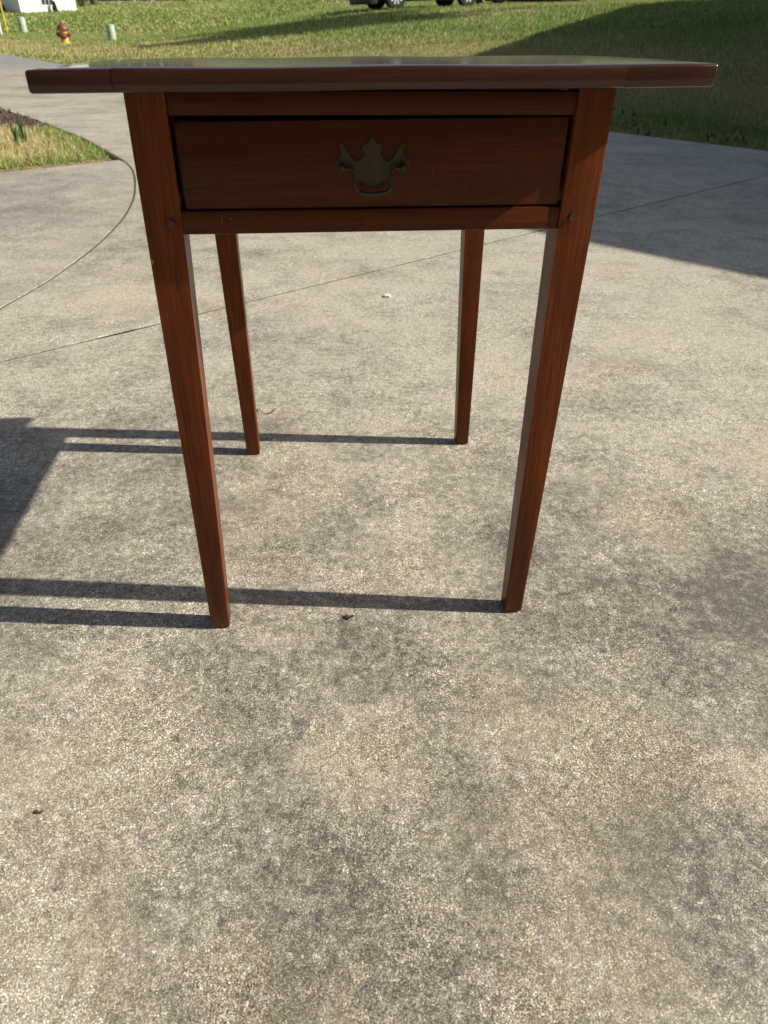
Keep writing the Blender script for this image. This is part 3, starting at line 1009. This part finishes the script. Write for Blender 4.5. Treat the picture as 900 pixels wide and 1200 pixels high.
# ------------------------------------------------------------------ buildings
def gable_block(par, cx, cy, rz, L, Wd, z0, eave, ridge, wall_mat, over=.45, roof_mat=None):
    """walls and gable roof, ridge along local x; returns child empties' local transform helper"""
    c, s = math.cos(rz), math.sin(rz)

    def T(x, y, z): return (cx + c * x - s * y, cy + s * x + c * y, z)
    hl, hw_ = L / 2, Wd / 2
    zr = eave + (ridge - eave)
    v = [T(-hl, -hw_, z0), T(hl, -hw_, z0), T(hl, hw_, z0), T(-hl, hw_, z0), T(-hl, -hw_, eave), T(hl, -hw_, eave), T(hl, hw_, eave), T(-hl, hw_, eave), T(-hl, 0, zr), T(hl, 0, zr)]
    py_obj('wall', v, [(0, 1, 5, 4), (2, 3, 7, 6), (1, 2, 6, 9, 5), (3, 0, 4, 8, 7), (0, 3, 2, 1)], wall_mat, par)
    sl = (ridge - eave) / hw_
    e = over
    roof = []
    for sg in (-1, 1):
        y1 = sg * (hw_ + e)
        ze = eave - sl * e
        a = [T(-hl - e, 0, ridge + .12), T(hl + e, 0, ridge + .12), T(hl + e, y1, ze + .12), T(-hl - e, y1, ze + .12), T(-hl - e, 0, ridge - .03), T(hl + e, 0, ridge - .03), T(hl + e, y1, ze - .03), T(-hl - e, y1, ze - .03)]
        o = py_obj('roof', a, [(0, 1, 2, 3), (7, 6, 5, 4), (0, 4, 5, 1), (1, 5, 6, 2), (2, 6, 7, 3), (3, 7, 4, 0)], M['shingle'], par)
        roof.append(o)
    return T


def window(par, T, x, y, z, wd, ht, axis):
    """window with frame, panes and glazing bars on a wall; axis = outward local direction"""
    def bx(name, a0, a1, b0, b1, d0, d1, mat, parent):
        pts = []
        for dd in (d0, d1):
            for (a, b) in ((a0, b0), (a1, b0), (a1, b1), (a0, b1)):
                if axis == '-y': pts.append(T(x + a, y - dd, z + b))
                elif axis == '+y': pts.append(T(x - a, y + dd, z + b))
                elif axis == '-x': pts.append(T(x - dd, y - a, z + b))
                else: pts.append(T(x + dd, y + a, z + b))
        bm_ = bmesh.new()
        vv = [bm_.verts.new(p_) for p_ in pts]
        for f_ in ((0, 1, 2, 3), (4, 5, 6, 7), (0, 1, 5, 4), (1, 2, 6, 5), (2, 3, 7, 6), (3, 0, 4, 7)):
            bm_.faces.new([vv[i] for i in f_])
        return bm_obj(name, bm_, mat, parent)
    wnd = bx('window', -wd / 2, wd / 2, 0, ht, .0, .02, M['glass'], par)
    t = .08
    for a in ((-wd / 2 - t, -wd / 2, -t, ht + t), (wd / 2, wd / 2 + t, -t, ht + t), (-wd / 2, wd / 2, ht, ht + t), (-wd / 2, wd / 2, -t, 0)):
        bx('frame', *a, .0, .06, M['trim'], wnd)
    for k in (1, 2):
        bx('glazing_bar', -wd / 2 + wd * k / 3 - .015, -wd / 2 + wd * k / 3 + .015, 0, ht, .022, .04, M['trim'], wnd)
    bx('glazing_bar', -wd / 2, wd / 2, ht / 2 - .025, ht / 2 + .025, .022, .045, M['trim'], wnd)


# house on the right, outside the frame: it throws the big shadow over lawn and drive
hs = empty('tan_house', (0, 0, 0))
tag(hs, 'tan house with shingled gable roofs right of the driveway', 'house')
e1 = (.7244, -.6894)
e1p = (.6894, .7244)
gL, gW = 10.0, 7.0
GC = (4.05, 4.30)            # eave corner
ov = .45
gcx = GC[0] + e1[0] * (gL / 2 + ov) + e1p[0] * (gW / 2 + ov)
gcy = GC[1] + e1[1] * (gL / 2 + ov) + e1p[1] * (gW / 2 + ov)
GT = gable_block(hs, gcx, gcy, math.atan2(e1[1], e1[0]), gL, gW, -.4, 3.12, 4.25, M['siding_tan'], ov)
e3 = (.370, .929)
e3p = (.929, -.370)
mL, mW = 24.0, 9.0
MC = (6.84, 7.07)
mcx = MC[0] + e3[0] * (mL / 2 + ov) + e3p[0] * (mW / 2 + ov)
mcy = MC[1] + e3[1] * (mL / 2 + ov) + e3p[1] * (mW / 2 + ov)
MT = gable_block(hs, mcx, mcy, math.atan2(e3[1], e3[0]), mL, mW, -.4, 5.62, 7.2, M['siding_tan'], ov)
bT = gable_block(hs, 2.0, -8.6, 0.0, 18.0, 9.0, -.4, 5.6, 7.2, M['siding_tan'], ov)  # unseen wing added behind the camera to cut sky light on the table
for x in (-6, -2, 2.5, 6.5):
    window(hs, bT, x, 4.5, 3.6, 1.0, 1.3, '+y')
    for z in (1.6, 3.9):
        window(hs, MT, x, mW / 2, z, 1.0, 1.3, '+y')
for x in (-2.6, 2.6):
    gd = box('garage_door', -1.2, 1.2, -.03, .03, 0, 2.15, M['trim'], hs)
    p0 = GT(x, -gW / 2 - .02, .02)
    gd.location = p0; gd.rotation_euler = (0, 0, math.atan2(e1[1], e1[0]))
    for k in range(4):
        for i in range(4):
            box('panel', -1.1 + i * .56, -.6 + i * .56, -.045, -.031, .08 + k * .53, .5 + k * .53, M['trim'], gd)

# white house at the far left
wh = empty('white_house', (0, 0, 0))
tag(wh, 'white sided house at the top left with its shaded grey end wall', 'house')
WC = (-27.09, 63.85)
wrz = R(57)
wl_, ww_ = 4.9, 13.0
c, s = math.cos(wrz), math.sin(wrz)
wcx = WC[0] + c * wl_ / 2 - s * ww_ / 2
wcy = WC[1] + s * wl_ / 2 + c * ww_ / 2
gable_block(wh, wcx, wcy, wrz + R(90), ww_, wl_, .3, 4.6, 6.2, M['siding'], .4)


def WTm(x, y, z): return (wcx + c * x - s * y, wcy + s * x + c * y, z)


for x in (-.1,):
    window(wh, WTm, x, -ww_ / 2, 1.62, 1.0, 1.6, '-y')
window(wh, WTm, -wl_ / 2, 2.0, 2.2, 1.2, 1.4, '-x')
# brick house beyond it
bh = empty('brick_house', (0, 0, 0))
tag(bh, 'low dark brick house behind the bare shrubs at top left', 'house')
BT = gable_block(bh, -23.4, 84.5, R(4), 8.5, 7, 1.2, 4.6, 6.4, M['brick'], .5)
for x in (-2.6, 0, 2.6):
    window(bh, BT, x, -3.5, 2.7, 1.1, 1.2, '-y')
for x in (-1.6, -.2, 1.4):
    p0 = BT(x, -4.6, 1.6)
    o = box('porch_post', p0[0] - .09, p0[0] + .09, p0[1] - .09, p0[1] + .09, 1.5, 4.5, M['trim'], bh)
p0 = BT(0, -4.2, 0)
box('porch_roof', p0[0] - 2.4, p0[0] + 2.4, p0[1] - .8, p0[1] + .65, 4.5, 4.62, M['shingle'], bh)
fd = [(-26.5, 77.5), (-21.0, 79.0), (-19.5, 80.2), (-25, 79.6)]
bm = bmesh.new()
vs = [bm.verts.new((x, y, hz(x, y) + .05)) for x, y in fd]
bm.faces.new(vs)
r = bmesh.ops.extrude_face_region(bm, geom=bm.faces[:])
for v in [g_ for g_ in r['geom'] if isinstance(g_, bmesh.types.BMVert)]: v.co.z -= .3
o = bm_obj('far_path', bm, M['walk'])
tag(o, 'pale concrete strip in front of the brick house', 'path', kind='structure')


# ------------------------------------------------------------------ trees and shrubs
def leaf_cloud(name, pts, size, mat, parent):
    n = len(pts)
    P = np.asarray(pts)
    a = rng.normal(size=(n, 3)); a /= np.linalg.norm(a, axis=1)[:, None]
    b = rng.normal(size=(n, 3)); b -= (a * b).sum(1)[:, None] * a; b /= np.linalg.norm(b, axis=1)[:, None]
    sz = (size * rng.uniform(.6, 1.4, n))[:, None]
    V = np.stack([P - a * sz, P + b * sz * .45, P + a * sz, P - b * sz * .45], 1).reshape(-1, 3)
    F = (np.arange(n) * 4)[:, None] + np.array([[0, 1, 2, 3]])
    return py_obj(name, V.tolist(), F.tolist(), mat, parent)


def limbs(bm, base, direc, length, rad, depth, tips):
    p = [base]
    d = direc.normalized()
    for k in range(4):
        d = (d + Vector((random.gauss(0, .12), random.gauss(0, .12), random.gauss(.03, .08)))).normalized()
        p.append(p[-1] + d * length / 4)
    add_tube(bm, p, [rad * (1 - .14 * k) for k in range(5)], 6 if depth < 2 else 4)
    tips.append(p[-1])
    if depth < 3:
        for k in range(3 if depth else 5):
            i = random.choice((2, 3, 4))
            nd = (d + Vector((random.gauss(0, .65), random.gauss(0, .65), random.gauss(.15, .35)))).normalized()
            limbs(bm, p[i], nd, length * random.uniform(.5, .75), rad * .5, depth + 1, tips)


def tree(loc, trunk_h, spread, label, mat, n_leaf, leaf_size, rad=.25):
    t = empty('tree', loc)
    tag(t, label, 'tree')
    bm = bmesh.new()
    add_tube(bm, [(0, 0, -.3), (.05, 0, trunk_h * .5), (0, .08, trunk_h)], [rad * 1.25, rad, rad * .8], 10)
    tips = []
    for k in range(5):
        a = k * 1.256 + random.uniform(-.3, .3)
        limbs(bm, Vector((0, .08, trunk_h - .1)), Vector((math.cos(a), math.sin(a), random.uniform(.5, 1.3))), spread, rad * .5, 0 if k < 1 else 1, tips)
    bm_obj('trunk', bm, M['bark'], t, smooth=True)
    if n_leaf:
        per = n_leaf // len(tips)
        pts = []
        for tp in tips:
            for _ in range(per):
                pts.append((tp.x + random.gauss(0, .38), tp.y + random.gauss(0, .38), tp.z + random.gauss(0, .3)))
        leaf_cloud('crown', pts, leaf_size, mat, t)
    return t


tree((28.0, 24.0, hz(28, 24.0)), 16.6, 2.3, 'tall leafy tree behind the tan house', M['leaf'], 16000, .16, .4)


def bare_shrub(x, y, h, label, n=16):
    s = empty('bare_shrub', (x, y, hz(x, y)))
    tag(s, label, 'shrub', 'bare shrubs by the far houses')
    bm = bmesh.new()
    for k in range(n):
        a = random.uniform(0, 6.28); l = random.uniform(.15, .5)
        tips = []
        limbs(bm, Vector((random.gauss(0, .12), random.gauss(0, .12), -.05)), Vector((math.cos(a) * l, math.sin(a) * l, 1)), h * .6, .06, 2, tips)
    bm_obj('branches', bm, M['bark'], s)


bare_shrub(-26.0, 71.3, 2.4, 'bare pale shrub at the right corner of the white house')
bare_shrub(-25.5, 72.6, 2.8, 'bare shrub between the white and brick houses, left of the dark trunk')
bt = tree((-25.2, 74.6, hz(-25.2, 74.6)), 2.2, 1.8, 'dark trunked bare tree left of the brick house', M['leaf'], 0, .1, .28)
for (x, y, h, lab) in ((-25.3, 65.86, .65, 'small dark evergreen shrub against the white house wall'), (-28.45, 64.15, .45, 'low dark shrub at the grey end wall of the white house')):
    s = empty('evergreen_shrub', (x, y, hz(x, y)))
    tag(s, lab, 'shrub', 'evergreen shrubs at the white house')
    pts = []
    for _ in range(700):
        zz = random.uniform(.02, 1); rr = h * .3 * math.sqrt(max(.02, 1 - zz)) * random.uniform(.4, 1.1); a = random.uniform(0, 6.28)
        pts.append((rr * math.cos(a), rr * math.sin(a), zz * h))
    leaf_cloud('foliage', pts, .06, M['evergreen'], s)
    tube('stem', [(0, 0, -.05), (0, 0, h * .8)], [.03, .015], M['bark'], s, 6)

scene.render.engine = 'CYCLES'
scene.cycles.use_adaptive_sampling = True
